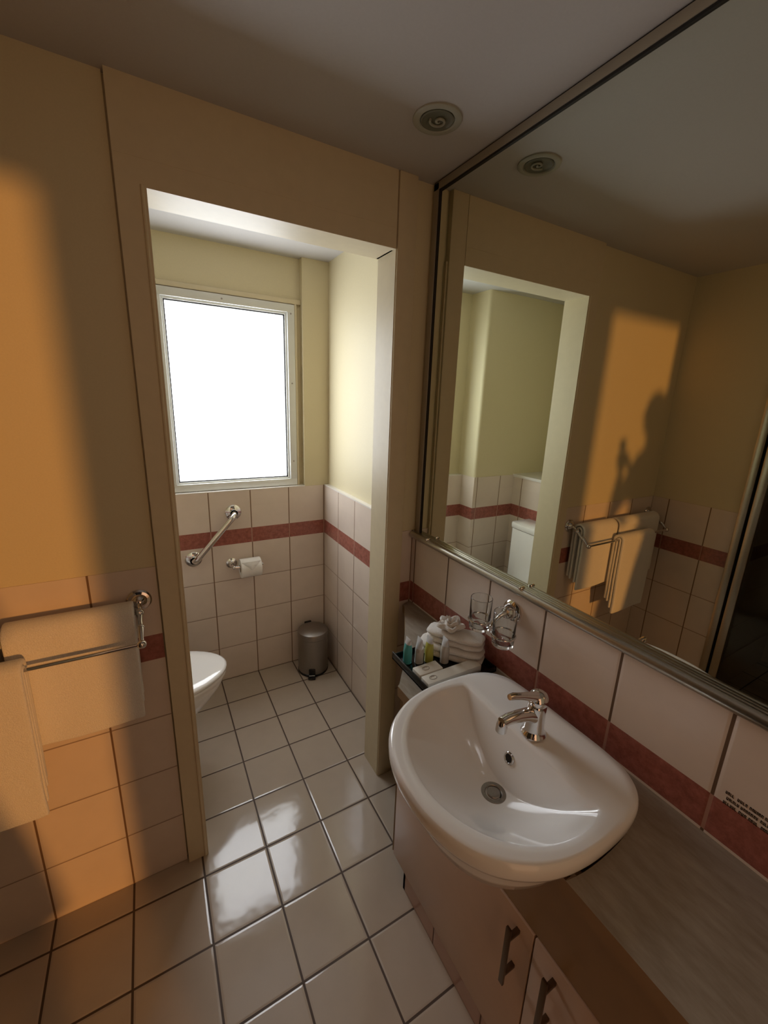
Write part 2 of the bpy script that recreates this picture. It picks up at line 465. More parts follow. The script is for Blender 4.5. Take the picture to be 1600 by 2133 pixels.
vc = thing('vanity_cabinet', 'pinkish-beige vanity cabinet with bar handles below the worktop', 'cabinet', (0.36, -0.9, 0))
b = MB()
b.box((0.362, -1.59, 0.10), (0.602, -0.30, 0.116)); b.box((0.588, -1.59, 0.10), (0.601, 0.0, 0.747))
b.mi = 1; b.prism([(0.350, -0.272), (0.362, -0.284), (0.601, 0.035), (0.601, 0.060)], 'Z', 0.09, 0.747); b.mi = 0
b.box((0.362, -1.59, 0.116), (0.602, -1.575, 0.747))
rel(b, vc).build('carcass', [M['laminate'], M['diag']], vc, smooth=False)
b = MB(); b.box((0.357, -1.59, 0.0), (0.375, -0.335, 0.10)); b.box((0.357, -0.345, 0), (0.602, -0.335, 0.10))
o = rel(b, vc).build('tiled_plinth', M['kick'], vc, smooth=False)
o['label'] = 'pink-brown tiled plinth'
# apron with a notch for the basin
ap = [(-0.290, 0.747), (-0.290, 0.522), (-1.59, 0.522), (-1.59, 0.747), (-0.857, 0.747), (-0.845, 0.715), (-0.80, 0.675), (-0.65, 0.665), (-0.50, 0.675), (-0.455, 0.715), (-0.443, 0.747)]
b = MB(); b.prism(ap, 'X', 0.348, 0.362)
o = rel(b, vc).build('apron', M['apron'], vc, smooth=False); o['label'] = 'dark brown panel between worktop and doors'
for (y0, y1, hy) in ((-0.807, -0.288, -0.772), (-1.33, -0.811, -0.862)):
    dr = rel(MB().box((0.344, y0, 0.098), (0.361, y1, 0.518), 0.0015), vc).build('door', M['laminate'], vc)
    hb = MB(); hx = 0.313
    hb.box((hx - 0.003, hy - 0.006, 0.352), (hx + 0.003, hy + 0.006, 0.512), 0.001)
    for hz in (0.380, 0.482): hb.box((hx, hy - 0.005, hz - 0.005), (0.346, hy + 0.005, hz + 0.005), 0.001)
    h = rel(hb, vc).build('handle', M['bronze'], dr); h['label'] = 'dark metal bar handle'

# ================================================================ BASIN
def basin():
    t = thing('wash_basin', 'white ceramic semi-recessed D-shaped basin set into the worktop', 'basin', (BC.x, BC.y, ZK))
    N = 160; ax, ay, XB = 0.190, 0.200, 0.427
    zr = 0.822
    def zin(x, y):
        r = math.hypot((x - 0.36)/ax, (y - BC.y)/ay)
        bot = 0.703 + (zr - 0.703)*min(1.05, r)**1.6
        back = zr - 2.9*(XB - x)
        k = 0.0025; hh = max(k - abs(bot - back), 0)/k
        return min(max(bot, back) + hh*hh*k*0.25, zr + 0.001)
    b = MB(); rings = []
    cen = Vector((0.36, BC.y))
    Ri, Ro = [], []
    for k in range(N):
        a = 2*PI*k/N; c, s_ = math.cos(a), math.sin(a)
        re = 1/math.sqrt((c/ax)**2 + (s_/ay)**2)
        if c > 0: re = min(re, (XB - 0.36)/c)
        Ri.append(re); Ro.append(ray_r(a, OUT, cen))
    def ring(f):
        vs = []
        for k in range(N):
            a = 2*PI*k/N; r, z = f(k)
            vs.append((cen.x + r*math.cos(a), cen.y + r*math.sin(a), z))
        return b.verts(vs)
    T = [0.1] + [0.1 + 0.9*i/44 for i in range(1, 45)]
    for tt in T:
        def f(k, tt=tt):
            r = Ri[k]*tt; a = 2*PI*k/N
            return r, zin(cen.x + r*math.cos(a), cen.y + r*math.sin(a))
        rings.append(ring(f))
    def between(u, dz):
        return lambda k: (Ri[k] + (Ro[k] - Ri[k])*u, zr + dz)
    for u, dz in ((0.06, 0.0028), (0.16, 0.0050), (0.4, 0.0062), (0.7, 0.0066), (0.86, 0.0060)): rings.append(ring(between(u, dz)))
    def out(off, z): return lambda k: (Ro[k] - off, z)
    for off, z in ((0.004, 0.8265), (0.001, 0.822), (0.0, 0.815), (0.001, 0.800), (0.005, 0.790), (0.012, 0.7835)): rings.append(ring(out(off, z)))
    for s_, z in ((0.90, 0.779), (0.86, 0.765), (0.83, 0.73), (0.76, 0.695), (0.55, 0.675)):
        rings.append(ring(lambda k, s_=s_, z=z: (Ro[k]*s_, z)))
    for a_, b_ in zip(rings, rings[1:]):
        for k in range(N): b.face((a_[k], a_[(k+1) % N], b_[(k+1) % N], b_[k]))
    b.face(list(reversed(rings[0]))); b.face(rings[-1])
    rel(b, t).build('basin_body', M['ceramic'], t, angle=80)
    # drain
    d = MB(); dz = 0.7075; mt = Matrix.Translation((0.36, BC.y, dz))
    d.lathe([(0.0, -0.006), (0.017, -0.006), (0.0175, 0.0), (0.019, 0.0014), (0.0265, 0.0012), (0.029, -0.001)], 36, mt)
    dr = rel(d, t).build('drain', M['steel'], t); dr['label'] = 'brushed metal drain ring'
    d = MB(); d.lathe([(0, 0.0022), (0.0135, 0.002), (0.0150, 0.0005), (0.0150, -0.004)], 32, mt); rel(d, t).build('plug', M['steel'], dr)
    d = MB(); d.lathe([(0.0148, -0.002), (0.0178, -0.002)], 32, mt); rel(d, t).build('seal', M['black'], dr)
    # overflow on the back slope
    nrm = Vector((-2.9, 0, 1)).normalized(); c0 = Vector((0.4085, -0.640, zin(0.4085, -0.64))) + nrm*0.001
    mt = Matrix.Translation(c0) @ nrm.to_track_quat('Z', 'X').to_matrix().to_4x4()
    d = MB(); d.lathe([(0.0085, 0.0), (0.0095, 0.002), (0.012, 0.0022), (0.0135, 0.0)], 28, mt); ov = rel(d, t).build('overflow_ring', M['chrome'], t)
    d = MB(); d.lathe([(0, 0.0006), (0.0092, 0.0006)], 28, mt); rel(d, t).build('overflow_hole', M['black'], ov)
basin()

# ================================================================ TAP
t = thing('mixer_tap', 'chrome single-lever mixer tap standing on the back of the basin', 'tap', (0.458, -0.655, 0.8285))
b = MB()
b.lathe([(0, 0), (0.027, 0), (0.0275, 0.004), (0.025, 0.008), (0.0215, 0.013), (0.0205, 0.03), (0.020, 0.055), (0.0205, 0.072), (0.018, 0.080), (0, 0.081)], 32)
b.build('body', M['chrome'], t)
b = MB()
b.tube([(-0.005, 0, 0.048), (-0.03, 0, 0.060), (-0.06, 0, 0.068), (-0.088, 0, 0.072), (-0.105, 0, 0.070)], [0.017, 0.0145, 0.0125, 0.0118, 0.0115], 18)
b.tube([(-0.102, 0, 0.074), (-0.104, 0, 0.064), (-0.105, 0, 0.050)], [0.010, 0.0115, 0.0115], 18)
b.build('spout', M['chrome'], t)
b = MB()
b.lathe([(0, 0.108), (0.010, 0.107), (0.018, 0.102), (0.0225, 0.093), (0.0225, 0.083), (0.020, 0.079), (0, 0.078)], 28)
b.tube([(-0.008, 0, 0.096), (-0.03, 0, 0.106), (-0.055, 0, 0.116), (-0.08, 0, 0.125), (-0.092, 0, 0.127)], [0.013, 0.0095, 0.0075, 0.0075, 0.006], 16)
b.build('lever', M['chrome'], t)
b = MB(); b.lathe([(0, 0), (0.007, 0), (0.0085, 0.001), (0.0095, 0.001)], 16, Matrix.Translation((-0.105, 0, 0.0497)) @ Matrix.Rotation(PI, 4, 'X')); b.build('aerator', M['steel'], t)

# ================================================================ TRAY AND AMENITIES
TZ = ZK
tr = thing('amenity_tray', 'black rectangular tray on the worktop beside the basin, holding toiletries', 'tray', (0.473, -0.308, TZ))
b = MB(); hx, hy = 0.121, 0.096
b.box((-hx, -hy, 0), (hx, hy, 0.006), 0.001)
for a_, c_ in (((-hx, -hy, 0), (-hx + 0.004, hy, 0.024)), ((hx - 0.004, -hy, 0), (hx, hy, 0.016)), ((-hx, -hy, 0), (hx, -hy + 0.004, 0.016)), ((-hx, hy - 0.004, 0), (hx, hy, 0.016))): b.box(a_, c_, 0.001)
b.build('tray_body', M['black'], tr)
TS = TZ + 0.0062
def tube_bottle(x, y, liq, name, label, fill=0.78, print_=False):
    t = thing('toiletry_bottle', label, 'bottle', (x, y, TS), math.radians(random.uniform(-6, 6)), 'small toiletry tubes on the black tray')
    H, R = 0.082, 0.0128
    def sect(z, N=24):
        u = z/H
        k = max(0, (u - 0.55)/0.45)
        rx = R*(1 - k)**0.8 + 0.0006; ry = R*(1 + 0.10*k)
        return [(rx*math.cos(2*PI*i/N), ry*math.sin(2*PI*i/N), z) for i in range(N)]
    def shell(z0, z1, n, cap=True):
        b = MB(); rg = [b.verts([(p[0]*0.82, p[1]*0.82, p[2] - 0.0) for p in sect(z0)])] if z0 < 0.001 else [b.verts(sect(z0))]
        for i in range(n + 1):
            z = z0 + 0.002*(z0 < 0.001) + (z1 - z0 - 0.002*(z0 < 0.001))*i/n
            rg.append(b.verts(sect(z)))
        for p, q in zip(rg, rg[1:]):
            for k in range(24): b.face((p[k], p[(k+1) % 24], q[(k+1) % 24], q[k]))
        b.face(list(reversed(rg[0]))); b.face(rg[-1]); return b
    shell(0, H*fill, 8).build('filled_body', liq, t)
    o = shell(H*fill + 0.0003, H, 6).build('sealed_top', M['frost'], t)
    if print_:
        b = MB(); b.lathe([(0, 0.0004), (0.0045, 0.0002)], 20, Matrix.Translation((-0.0102, -0.0083, 0.045)) @ Vector((-0.78, -0.63, 0)).to_track_quat('Z', 'Y').to_matrix().to_4x4(), 0.9, 1.5)
        b.build('logo', M['print'], t)
    return t
M['frost'] = simple('frosted_plastic', (0.86, 0.88, 0.90), 0.15, Transmission_Weight=0.3)
M['teal'] = liquid('teal_liquid', (0.12, 0.52, 0.52)); M['yellow'] = liquid('yellow_liquid', (0.62, 0.60, 0.13))
M['white_l'] = liquid('white_lotion', (0.72, 0.68, 0.62))
tube_bottle(0.378, -0.257, M['teal'], 't', 'small toiletry tube filled with teal liquid, leftmost on the tray')
tube_bottle(0.409, -0.272, M['white_l'], 'w', 'small white toiletry tube with grey emblem between the teal and yellow ones', 0.6, True)
tube_bottle(0.439, -0.280, M['yellow'], 'y', 'small toiletry tube filled with yellow-green liquid')
tube_bottle(0.478, -0.305, M['white_l'], 'w2', 'small plain white toiletry tube, rightmost on the tray', 0.7)

def amenity_box(x0, x1, y0, y1, z0, z1, label, ex):
    t = thing('amenity_box', label, 'box', ((x0+x1)/2, (y0+y1)/2, z0), 0, 'cream boxes on the black tray')
    b = MB(); b.box((x0, y0, z0), (x1, y1, z1), 0.001); rel(b, t).build('carton', M['card'], t)
    b = MB()
    c = Vector((ex, (y0+y1)/2, z1 + 0.0004))
    pts = [c + Vector((0.011*math.cos(a), 0.0075*math.sin(a), 0)) for a in [2*PI*i/24 for i in range(24)]]
    b.tube(pts, 0.0009, 6, close=True)
    b.tube([c + Vector((0.006*math.cos(a), 0.005*math.sin(a), 0)) for a in [0.4 + i*0.25 for i in range(12)]], 0.0008, 6)
    rel(b, t).build('oval_emblem', M['print'], t)
amenity_box(0.360, 0.438, -0.350, -0.312, TS, TS + 0.023, 'short cream card box with oval emblem, behind the long one', 0.392)
amenity_box(0.361, 0.547, -0.389, -0.353, TS, TS + 0.021, 'long narrow cream card box at the front of the tray', 0.389)

# folded face cloths
def cushion(name, size, loc, rot, label, cat, group, folds=2, seed=0, parent=None):
    t = thing(name, label, cat, loc, rot, group)
    for i in range(folds):
        b = MB(); sx, sy, sz = size; h = sz/folds
        bm = bmesh.new(); bmesh.ops.create_cube(bm, size=1)
        bmesh.ops.subdivide_edges(bm, edges=bm.edges[:], cuts=7, use_grid_fill=True)
        for v in bm.verts:
            x, y, z = v.co*2
            e = 5.0
            k = (abs(x)**e + abs(y)**e + abs(z)**2.5)**(1/4.0)
            k = max(k, 1e-3)
            f = 1/max(1.0, k)
            v.co = Vector((x*sx/2*f, y*sy/2*f, z*h/2*f*1.03 + h*(i + 0.5)))
            nz = noise.noise(v.co*45 + Vector((seed, i*3, 0)))
            v.co += Vector((nz*0.003, noise.noise(v.co*30 + Vector((5, seed, i)))*0.003, nz*0.0015))
            v.co.z = max(v.co.z, 0.0)
        b.merge(bm)
        b.build('fold', M['towel'], t, angle=180)
    return t
cushion('face_cloth', (0.20, 0.080, 0.040), (0.520, -0.282, TS), math.radians(-52), 'white folded face cloth at the bottom of the pile on the tray', 'cloth', 'white face cloths on the tray', 2, 1)
cushion('face_cloth', (0.175, 0.074, 0.036), (0.532, -0.283, TS + 0.0405), math.radians(-55), 'white folded face cloth lying on top of the lower one', 'cloth', 'white face cloths on the tray', 2, 5)
# flower-folded cloth: spiral roll with petals
t = thing('rosette_cloth', 'white cloth twisted into a flower on top of the folded face cloths', 'cloth', (0.527, -0.262, TS + 0.078))
b = MB()
for j, (r0, h0, tilt) in enumerate(((0.036, 0.022, 0.5), (0.023, 0.029, 0.3), (0.011, 0.033, 0.1))):
    n = 36; a_, c_, d_ = [], [], []
    for i in range(n):
        a = 2*PI*i/n; r = r0*(1 + 0.18*math.sin(5*a + j*1.7)); hh = h0*(1 + 0.16*math.sin(4*a + j))
        a_.append((r*0.72*math.cos(a), r*0.72*math.sin(a), 0.0)); c_.append((r*1.12*math.cos(a), r*1.12*math.sin(a), hh*0.6)); d_.append((r*math.cos(a), r*math.sin(a), hh))
    e_ = [(p[0]*0.8, p[1]*0.8, p[2]*0.97) for p in d_]; g_ = [(p[0]*0.5, p[1]*0.5, p[2]*0.4) for p in d_]
    rg = [b.verts(q) for q in (a_, c_, d_, e_, g_)]
    for p, q in zip(rg, rg[1:]):
        for k in range(n): b.face((p[k], p[(k+1) % n], q[(k+1) % n], q[k]))
    b.face(rg[0]); b.face(rg[-1])
b.build('petals', M['towel'], t, angle=60)
b = MB()
for a, L in ((2.3, 0.042), (2.9, 0.034)):
    d = Vector((math.cos(a), math.sin(a), 0)); s_ = Vector((-d.y, d.x, 0))
    v = b.verts([d*0.012 + s_*0.014, d*0.012 - s_*0.014, d*L + Vector((0, 0, 0.004)), d*0.014 + Vector((0, 0, 0.020))])
    b.face((v[0], v[2], v[3])); b.face((v[1], v[3], v[2])); b.face((v[0], v[1], v[2])); b.face((v[0], v[3], v[1]))
b.build('corner_flap', M['towel'], t, smooth=False)

# ================================================================ TUMBLERS
HX = 0.538
t = thing('tumbler_holder', 'chrome wall-mounted double tumbler holder on the tiles below the mirror', 'holder', (XM, -0.43, 0.985))
mx = Matrix.Rotation(-PI/2, 4, 'Y')
b = MB(); b.lathe([(0, 0.0), (0.030, 0.0), (0.031, 0.006), (0.026, 0.010), (0.022, 0.011), (0.021, 0.020), (0.015, 0.030), (0, 0.034)], 32, mx); b.build('rosette', M['chrome'], t)
b = MB(); b.tube([(-0.025, 0, 0), (-0.046, 0.003, -0.006), (-0.060, 0.008, -0.020), (-0.066, 0.011, -0.036)], [0.009, 0.0065, 0.005, 0.004], 14); b.ball((-0.066, 0.011, -0.037), 0.006)
b.build('arm', M['chrome'], t)
GZ = 0.917
for gy in (-0.373, -0.465):
    b = MB(); c = Vector((HX, gy, 0.948)) - Vector(t.location)
    b.tube([c + Vector((0.0315*math.cos(a), 0.0315*math.sin(a), 0)) for a in [2*PI*i/32 for i in range(32)]], 0.0022, 8, close=True)
    b.build('ring', M['chrome'], t)
    lab = 'clear glass tumbler in the chrome holder, the one nearer the partition' if gy > -0.4 else 'clear glass tumbler in the chrome holder, the one nearer the tap'
    g = MB(); g.lathe([(0, 0.010), (0.024, 0.010), (0.0275, 0.016), (0.0288, 0.096), (0.0296, 0.097), (0.0304, 0.096), (0.0298, 0.02), (0.028, 0.004), (0.024, 0.0), (0, 0.0)], 40)
    o = g.build('tumbler', M['glass']); o.location = (HX, gy, GZ)
    tag(o, lab, 'glass', 'glass tumblers in the wall holder')

# ================================================================ NOTICE LETTERING ON TILE
st = MB(); random.seed(3)
for r in range(3):
    y = -0.952 - 0.003*(2 - r if r else 0); z = 0.889 - r*0.0105
    yy = y
    while yy > -1.10:
        wl = random.uniform(0.010, 0.024); x_ = yy
        while x_ > yy - wl:
            lw = random.uniform(0.0022, 0.0034)
            kind = random.random()
            st.box((XM - 0.0006, x_ - lw*0.28, z - 0.0058), (XM - 0.0002, x_, z))
            st.box((XM - 0.0006, x_ - lw*0.85, z - 0.0012 - (0.0046 if kind < .5 else 0)), (XM - 0.0002, x_, z - (0.0046 if kind < .5 else 0)))
            if kind > .3: st.box((XM - 0.0006, x_ - lw*0.85, z - 0.0058), (XM - 0.0002, x_ - lw*0.6, z))
            x_ -= lw*1.2
        yy -= wl + 0.004
o = st.build('notice_lettering', M['black'], smooth=False)
tag(o, 'three lines of tiny black lettering on the tile at the right edge', 'lettering')

# ================================================================ TOWEL RACK + TOWELS
BY, BZ, FY, FZ = 0.036, 0.963, -0.034, 0.908
RX0, RX1 = -0.292, -0.965
t = thing('towel_rack', 'chrome double-bar towel rack on the tiled wall left of the opening', 'towel rack', (-0.63, YP, 0.975))
for x in (RX0, RX1):
    b = MB(); my = Matrix.Translation((x, YP, 0.978)) @ Matrix.Rotation(PI/2, 4, 'X')
    b.lathe([(0, 0.0), (0.030, 0), (0.031, 0.005), (0.027, 0.009), (0.020, 0.010), (0.017, 0.016), (0.010, 0.022), (0.008, 0.03), (0, 0.032)], 28, my)
    rel(b, t).build('rosette', M['chrome'], t)
    b = MB(); b.tube([(x, YP - 0.02, 0.978), (x, BY + 0.01, 0.972), (x, BY, BZ), (x, 0.015, 0.945), (x, -0.005, 0.935), (x, -0.022, 0.918), (x, FY, FZ)], [0.008, 0.007, 0.0085, 0.0055, 0.008, 0.0055, 0.0075], 14)
    b.ball((x, BY, BZ), 0.0115); b.ball((x, 0.003, 0.937), 0.0095); b.ball((x, FY, FZ), 0.0115)
    rel(b, t).build('bracket', M['chrome'], t)
for (y, z) in ((BY, BZ), (FY, FZ)):
    b = MB(); b.tube([(RX0, y, z), (RX1, y, z)], 0.005, 14); rel(b, t).build('bar', M['chrome'], t)

def draped(name, x0, x1, by, bz, layers, label, seed=0, group=None):
    """folded towel hanging over a bar: nested U-shaped sheets; layers = [(half gap, z front, z back, thickness)]"""
    t = thing(name, label, 'towel', ((x0+x1)/2, by, min(l[1] for l in layers)), 0, group)
    for li, (hg, zf, zb, th) in enumerate(layers):
        path = []
        nf = 14
        for i in range(nf): path.append((by - hg, zf + (bz - zf)*i/nf))
        for i in range(9):
            a = PI - PI*i/8; path.append((by + hg*math.cos(a), bz + hg*math.sin(a)))
        for i in range(1, nf): path.append((by + hg, bz - (bz - zb)*i/nf))
        nx = 22; b = MB(); rows = []
        for j in range(nx + 1):
            x = x0 + (x1 - x0)*j/nx; vs = []
            for i, (y, z) in enumerate(path):
                drop = max(0, bz - z)
                w = drop/0.35
                d = noise.noise(Vector((x*9 + seed, z*2.5, li)))*0.006*w
                d += 0.003*math.sin(x*22 + seed)*w
                xx = x + noise.noise(Vector((z*7, seed, li)))*0.004*w + (x - (x0+x1)/2)*(-0.02*w + 0.015*li*w)
                yy = y + (d if y < by else d*0.4)
                zz = z + (noise.noise(Vector((x*8, seed + 4, li)))*0.005*w)
                vs.append((xx, yy, zz))
            rows.append(b.verts(vs))
        for p, q in zip(rows, rows[1:]):
            for k in range(len(path) - 1): b.face((p[k], p[k+1], q[k+1], q[k]))
        rel(b, t)
        o = b.build('fold', M['towel'], t, angle=180)
        s = o.modifiers.new('thick', 'SOLIDIFY'); s.thickness = th; s.offset = 0; s.use_even_offset = True
        bv = o.modifiers.new('soft', 'BEVEL'); bv.width = th*0.38; bv.segments = 3; bv.limit_method = 'ANGLE'
    return t
draped('bath_towel', -0.304, -0.566, BY, BZ, [(0.029, 0.665, 0.70, 0.011), (0.0135, 0.70, 0.69, 0.011)], 'white folded bath towel on the rack, next to the opening', 1, 'white bath towels on the rack')
draped('bath_towel', -0.583, -0.945, BY, BZ, [(0.029, 0.668, 0.69, 0.011), (0.0135, 0.69, 0.68, 0.011)], 'white folded bath towel on the rack, next to the room corner', 6, 'white bath towels on the rack')
draped('hand_towel', -0.524, -0.800, FY - 0.002, FZ, [(0.0215, 0.52, 0.56, 0.014), (0.0075, 0.545, 0.55, 0.010)], 'white hand towel hanging over the front bar of the rack', 11)

# ================================================================ TOILET ROOM THINGS
# grab rail
t = thing('grab_rail', 'chrome diagonal grab rail on the tiles under the window', 'grab rail', (0.0125, 1.0, 0.85))
pa, pb = Vector((0.112, 1.0, 0.955)), Vector((-0.088, 1.0, 0.733))
for p in (pa, pb):
    b = MB(); my = Matrix.Translation(p) @ Matrix.Rotation(PI/2, 4, 'X')
    b.lathe([(0, 0), (0.038, 0), (0.039, 0.005), (0.034, 0.010), (0.020, 0.014), (0.018, 0.03)], 32, my); rel(b, t).build('flange', M['chrome'], t)
o1, o2 = pa + Vector((0, -0.06, 0)), pb + Vector((0, -0.06, 0)); dd = (o2 - o1).normalized()
b = MB(); b.tube([pa, pa + Vector((0, -0.03, 0)), pa + Vector((0, -0.047, 0)) + dd*0.005, o1 + dd*0.02, o1 + dd*0.045, o2 - dd*0.045, o2 - dd*0.02, pb + Vector((0, -0.047, 0)) - dd*0.005, pb + Vector((0, -0.03, 0)), pb], 0.0135, 18)
rel(b, t).build('rail', M['chrome'], t)
# roll holder
t = thing('toilet_roll_holder', 'chrome toilet roll holder on the tiled wall below the grab rail', 'holder', (0.090, 1.0, 0.683))
my = Matrix.Rotation(PI/2, 4, 'X')
b = MB(); b.lathe([(0, 0), (0.026, 0), (0.027, 0.005), (0.022, 0.009), (0.017, 0.012), (0.010, 0.024), (0.008, 0.032)], 28, my); b.build('rosette', M['chrome'], t)
b = MB(); b.tube([(0, -0.025, 0), (0.0, -0.05, -0.003), (0.006, -0.062, -0.005), (0.025, -0.066, -0.005), (0.145, -0.066, -0.005)], [0.007, 0.007, 0.008, 0.0065, 0.0065], 14); b.ball((0.002, -0.060, -0.005), 0.010)
b.build('arm', M['chrome'], t)
mr = Matrix.Translation((0.120, 0.934, 0.670)) @ Matrix.Rotation(PI/2, 4, 'Y')
t = thing('toilet_roll', 'white toilet roll with its end folded to a point, on the chrome holder', 'toilet roll', (0.120, 0.934, 0.670))
b = MB(); b.lathe([(0.019, 0.002), (0.047, 0.0), (0.049, 0.002), (0.049, 0.100), (0.047, 0.102), (0.019, 0.100), (0.019, 0.002)], 48, mr); rel(b, t).build('paper', M['paper'], t)
b = MB(); b.lathe([(0.0185, 0.0), (0.020, 0.0), (0.020, 0.102), (0.0185, 0.102), (0.0185, 0)], 32, mr); rel(b, t).build('core', simple('roll_core', (0.5, 0.42, 0.33), 0.8), t)
b = MB(); rr = 0.0498
def rollp(x, a): return (x, 0.934 - rr*math.cos(a), 0.670 + rr*math.sin(a))
for k in range(12):
    a1, a2 = 0.95 - 0.9*k/12, 0.95 - 0.9*(k+1)/12; w1, w2 = 0.048*(1 - k/12), 0.048*(1 - (k+1)/12)
    v = b.verts([rollp(0.171 - w1, a1), rollp(0.171 + w1, a1), rollp(0.171 + w2, a2), rollp(0.171 - w2, a2)]); b.face(v)
o = rel(b, t).build('folded_end', M['paper'], t); s = o.modifiers.new('s', 'SOLIDIFY'); s.thickness = 0.0012

# pedal bin
bx, by_ = 0.487, 0.880
t = thing('pedal_bin', 'small brushed-steel pedal bin in the corner of the toilet room', 'bin', (bx, by_, 0))
b = MB(); b.lathe([(0, 0), (0.083, 0), (0.086, 0.004), (0.086, 0.014), (0.082, 0.016)], 40); b.build('base', M['black'], t)
b = MB(); b.lathe([(0.0835, 0.012), (0.084, 0.014), (0.084, 0.222), (0.082, 0.223)], 40); b.build('bucket', M['steel'], t)
b = MB(); b.lathe([(0.082, 0.224), (0.0865, 0.225), (0.087, 0.245), (0.083, 0.256), (0.065, 0.264), (0.035, 0.2685), (0, 0.27)], 40); b.build('lid', M['steel'], t)
b = MB(); b.box((-0.02, 0.078, 0.20), (0.02, 0.094, 0.262), 0.004); b.build('hinge', M['black'], t)
ang = math.atan2(0.800 - by_, 0.452 - bx); d = Vector((math.cos(ang), math.sin(ang), 0)); sd_ = Vector((-d.y, d.x, 0))
b = MB(); mt = Matrix((( *d, 0), (*sd_, 0), (0, 0, 1, 0), (0, 0, 0, 1))).transposed(); mt = Matrix(((d.x, sd_.x, 0, 0), (d.y, sd_.y, 0, 0), (0, 0, 1, 0), (0, 0, 0, 1)))
t2 = MB(); t2.box((0.075, -0.020, 0.004), (0.114, 0.020, 0.018), 0.003); t2.box((0.070, -0.018, 0.004), (0.090, 0.018, 0.052), 0.004)
b.merge(t2.bm, mt); pd = b.build('pedal', M['black'], t)
b = MB(); t2 = MB(); t2.box((0.0935, -0.016, 0.0170), (0.0975, 0.016, 0.0195), 0.001); b.merge(t2.bm, mt); o = b.build('pedal_strip', M['paper'], pd); o['label'] = 'white strip'

# toilet
TY = 0.522
t = thing('toilet', 'white ceramic close-coupled toilet with its lid closed, in the far room', 'toilet', (-0.45, TY, 0))
def tring(b, xb, xf, hw, z, N=48, p=2.3):
    vs = []
    cx = (xb + xf)/2
    for k in range(N):
        a = 2*PI*k/N; c, s_ = math.cos(a), math.sin(a)
        # front (towards +x) elliptical, back squarer
        if c >= 0: x = xb + (xf - xb)*0.38 + (xf - xb)*0.62*c; y = hw*s_
        else:
            x = xb + (xf - xb)*0.38 - (xf - xb)*0.38*abs(c)**0.55; y = hw*(abs(s_)**0.75)*(1 if s_ > 0 else -1)*0.98
        vs.append((x, TY + y, z))
    return b.verts(vs)
def tstack(b, rows):
    rg = [tring(b, *r) for r in rows]
    for p, q in zip(rg, rg[1:]):
        n = len(p)
        for k in range(n): b.face((p[k], p[(k+1) % n], q[(k+1) % n], q[k]))
    b.face(list(reversed(rg[0]))); b.face(rg[-1])
b = MB()
tstack(b, [(-0.60, -0.215, 0.105, 0.0), (-0.60, -0.205, 0.112, 0.012), (-0.60, -0.215, 0.100, 0.06), (-0.60, -0.200, 0.100, 0.16), (-0.60, -0.150, 0.125, 0.24), (-0.60, -0.085, 0.155, 0.31), (-0.60, -0.048, 0.172, 0.36), (-0.60, -0.038, 0.176, 0.392), (-0.60, -0.042, 0.172, 0.398)])
rel(b, t).build('bowl', M['ceramic'], t, angle=60)
b = MB(); tstack(b, [(-0.54, -0.036, 0.176, 0.399), (-0.54, -0.030, 0.181, 0.402), (-0.54, -0.030, 0.181, 0.412), (-0.54, -0.035, 0.177, 0.415)])
rel(b, t).build('seat', M['ceramic'], t, angle=60)
b = MB(); tstack(b, [(-0.545, -0.034, 0.178, 0.416), (-0.545, -0.027, 0.184, 0.420), (-0.545, -0.027, 0.184, 0.428), (-0.545, -0.036, 0.176, 0.434), (-0.53, -0.080, 0.140, 0.4365), (-0.51, -0.13, 0.09, 0.4375)])
rel(b, t).build('lid', M['ceramic'], t, angle=60)
b = MB(); b.prism([(-0.728, TY - 0.175), (-0.575, TY - 0.175), (-0.562, TY - 0.160), (-0.556, TY - 0.10), (-0.553, TY), (-0.556, TY + 0.10), (-0.562, TY + 0.160), (-0.575, TY + 0.175), (-0.728, TY + 0.175)], 'Z', 0.39, 0.762, 0.004)
rel(b, t).build('cistern', M['ceramic'], t)
b = MB(); b.prism([(-0.729, TY - 0.182), (-0.572, TY - 0.182), (-0.555, TY - 0.165), (-0.548, TY - 0.10), (-0.544, TY), (-0.548, TY + 0.10), (-0.555, TY + 0.165), (-0.572, TY + 0.182), (-0.729, TY + 0.182)], 'Z', 0.764, 0.800, 0.008)
cl = rel(b, t).build('cistern_lid', M['ceramic'], t)
b = MB(); b.lathe([(0.026, 0.0), (0.026, 0.004), (0.021, 0.006), (0, 0.006)], 28, Matrix.Translation((-0.625, TY, 0.800))); rel(b, t).build('flush_button', M['chrome'], cl)

# ================================================================ CEILING FITTING
t = thing('ceiling_downlight', 'round recessed ceiling downlight with a swirl lamp, switched off', 'light', (0.436, -0.172, ZC))
M['lamp_trim'] = simple('grey_white_trim', (0.42, 0.43, 0.36), 0.45)
M['lamp_in'] = simple('lamp_inner', (0.16, 0.165, 0.12), 0.5)
M['lamp_g'] = simple('lamp_glass', (0.36, 0.37, 0.30), 0.3)
b = MB(); b.lathe([(0.058, 0.0), (0.058, -0.003), (0.054, -0.0055), (0.044, -0.005), (0.041, -0.002), (0.041, 0.0)], 48); b.build('trim_ring', M['lamp_trim'], t)
b = MB(); b.lathe([(0.0395, -0.0005), (0.0395, -0.004), (0.036, -0.005), (0.033, -0.003), (0.030, -0.0015), (0, -0.0010)], 48); b.build('reflector', M['lamp_in'], t)
b = MB(); b.tube([(0.004 + 0.0026*a*0.9*math.cos(a), 0.0026*a*0.9*math.sin(a), -0.0042) for a in [i*0.28 for i in range(34)]], 0.0030, 8); b.build('swirl_lamp', M['lamp_g'], t)

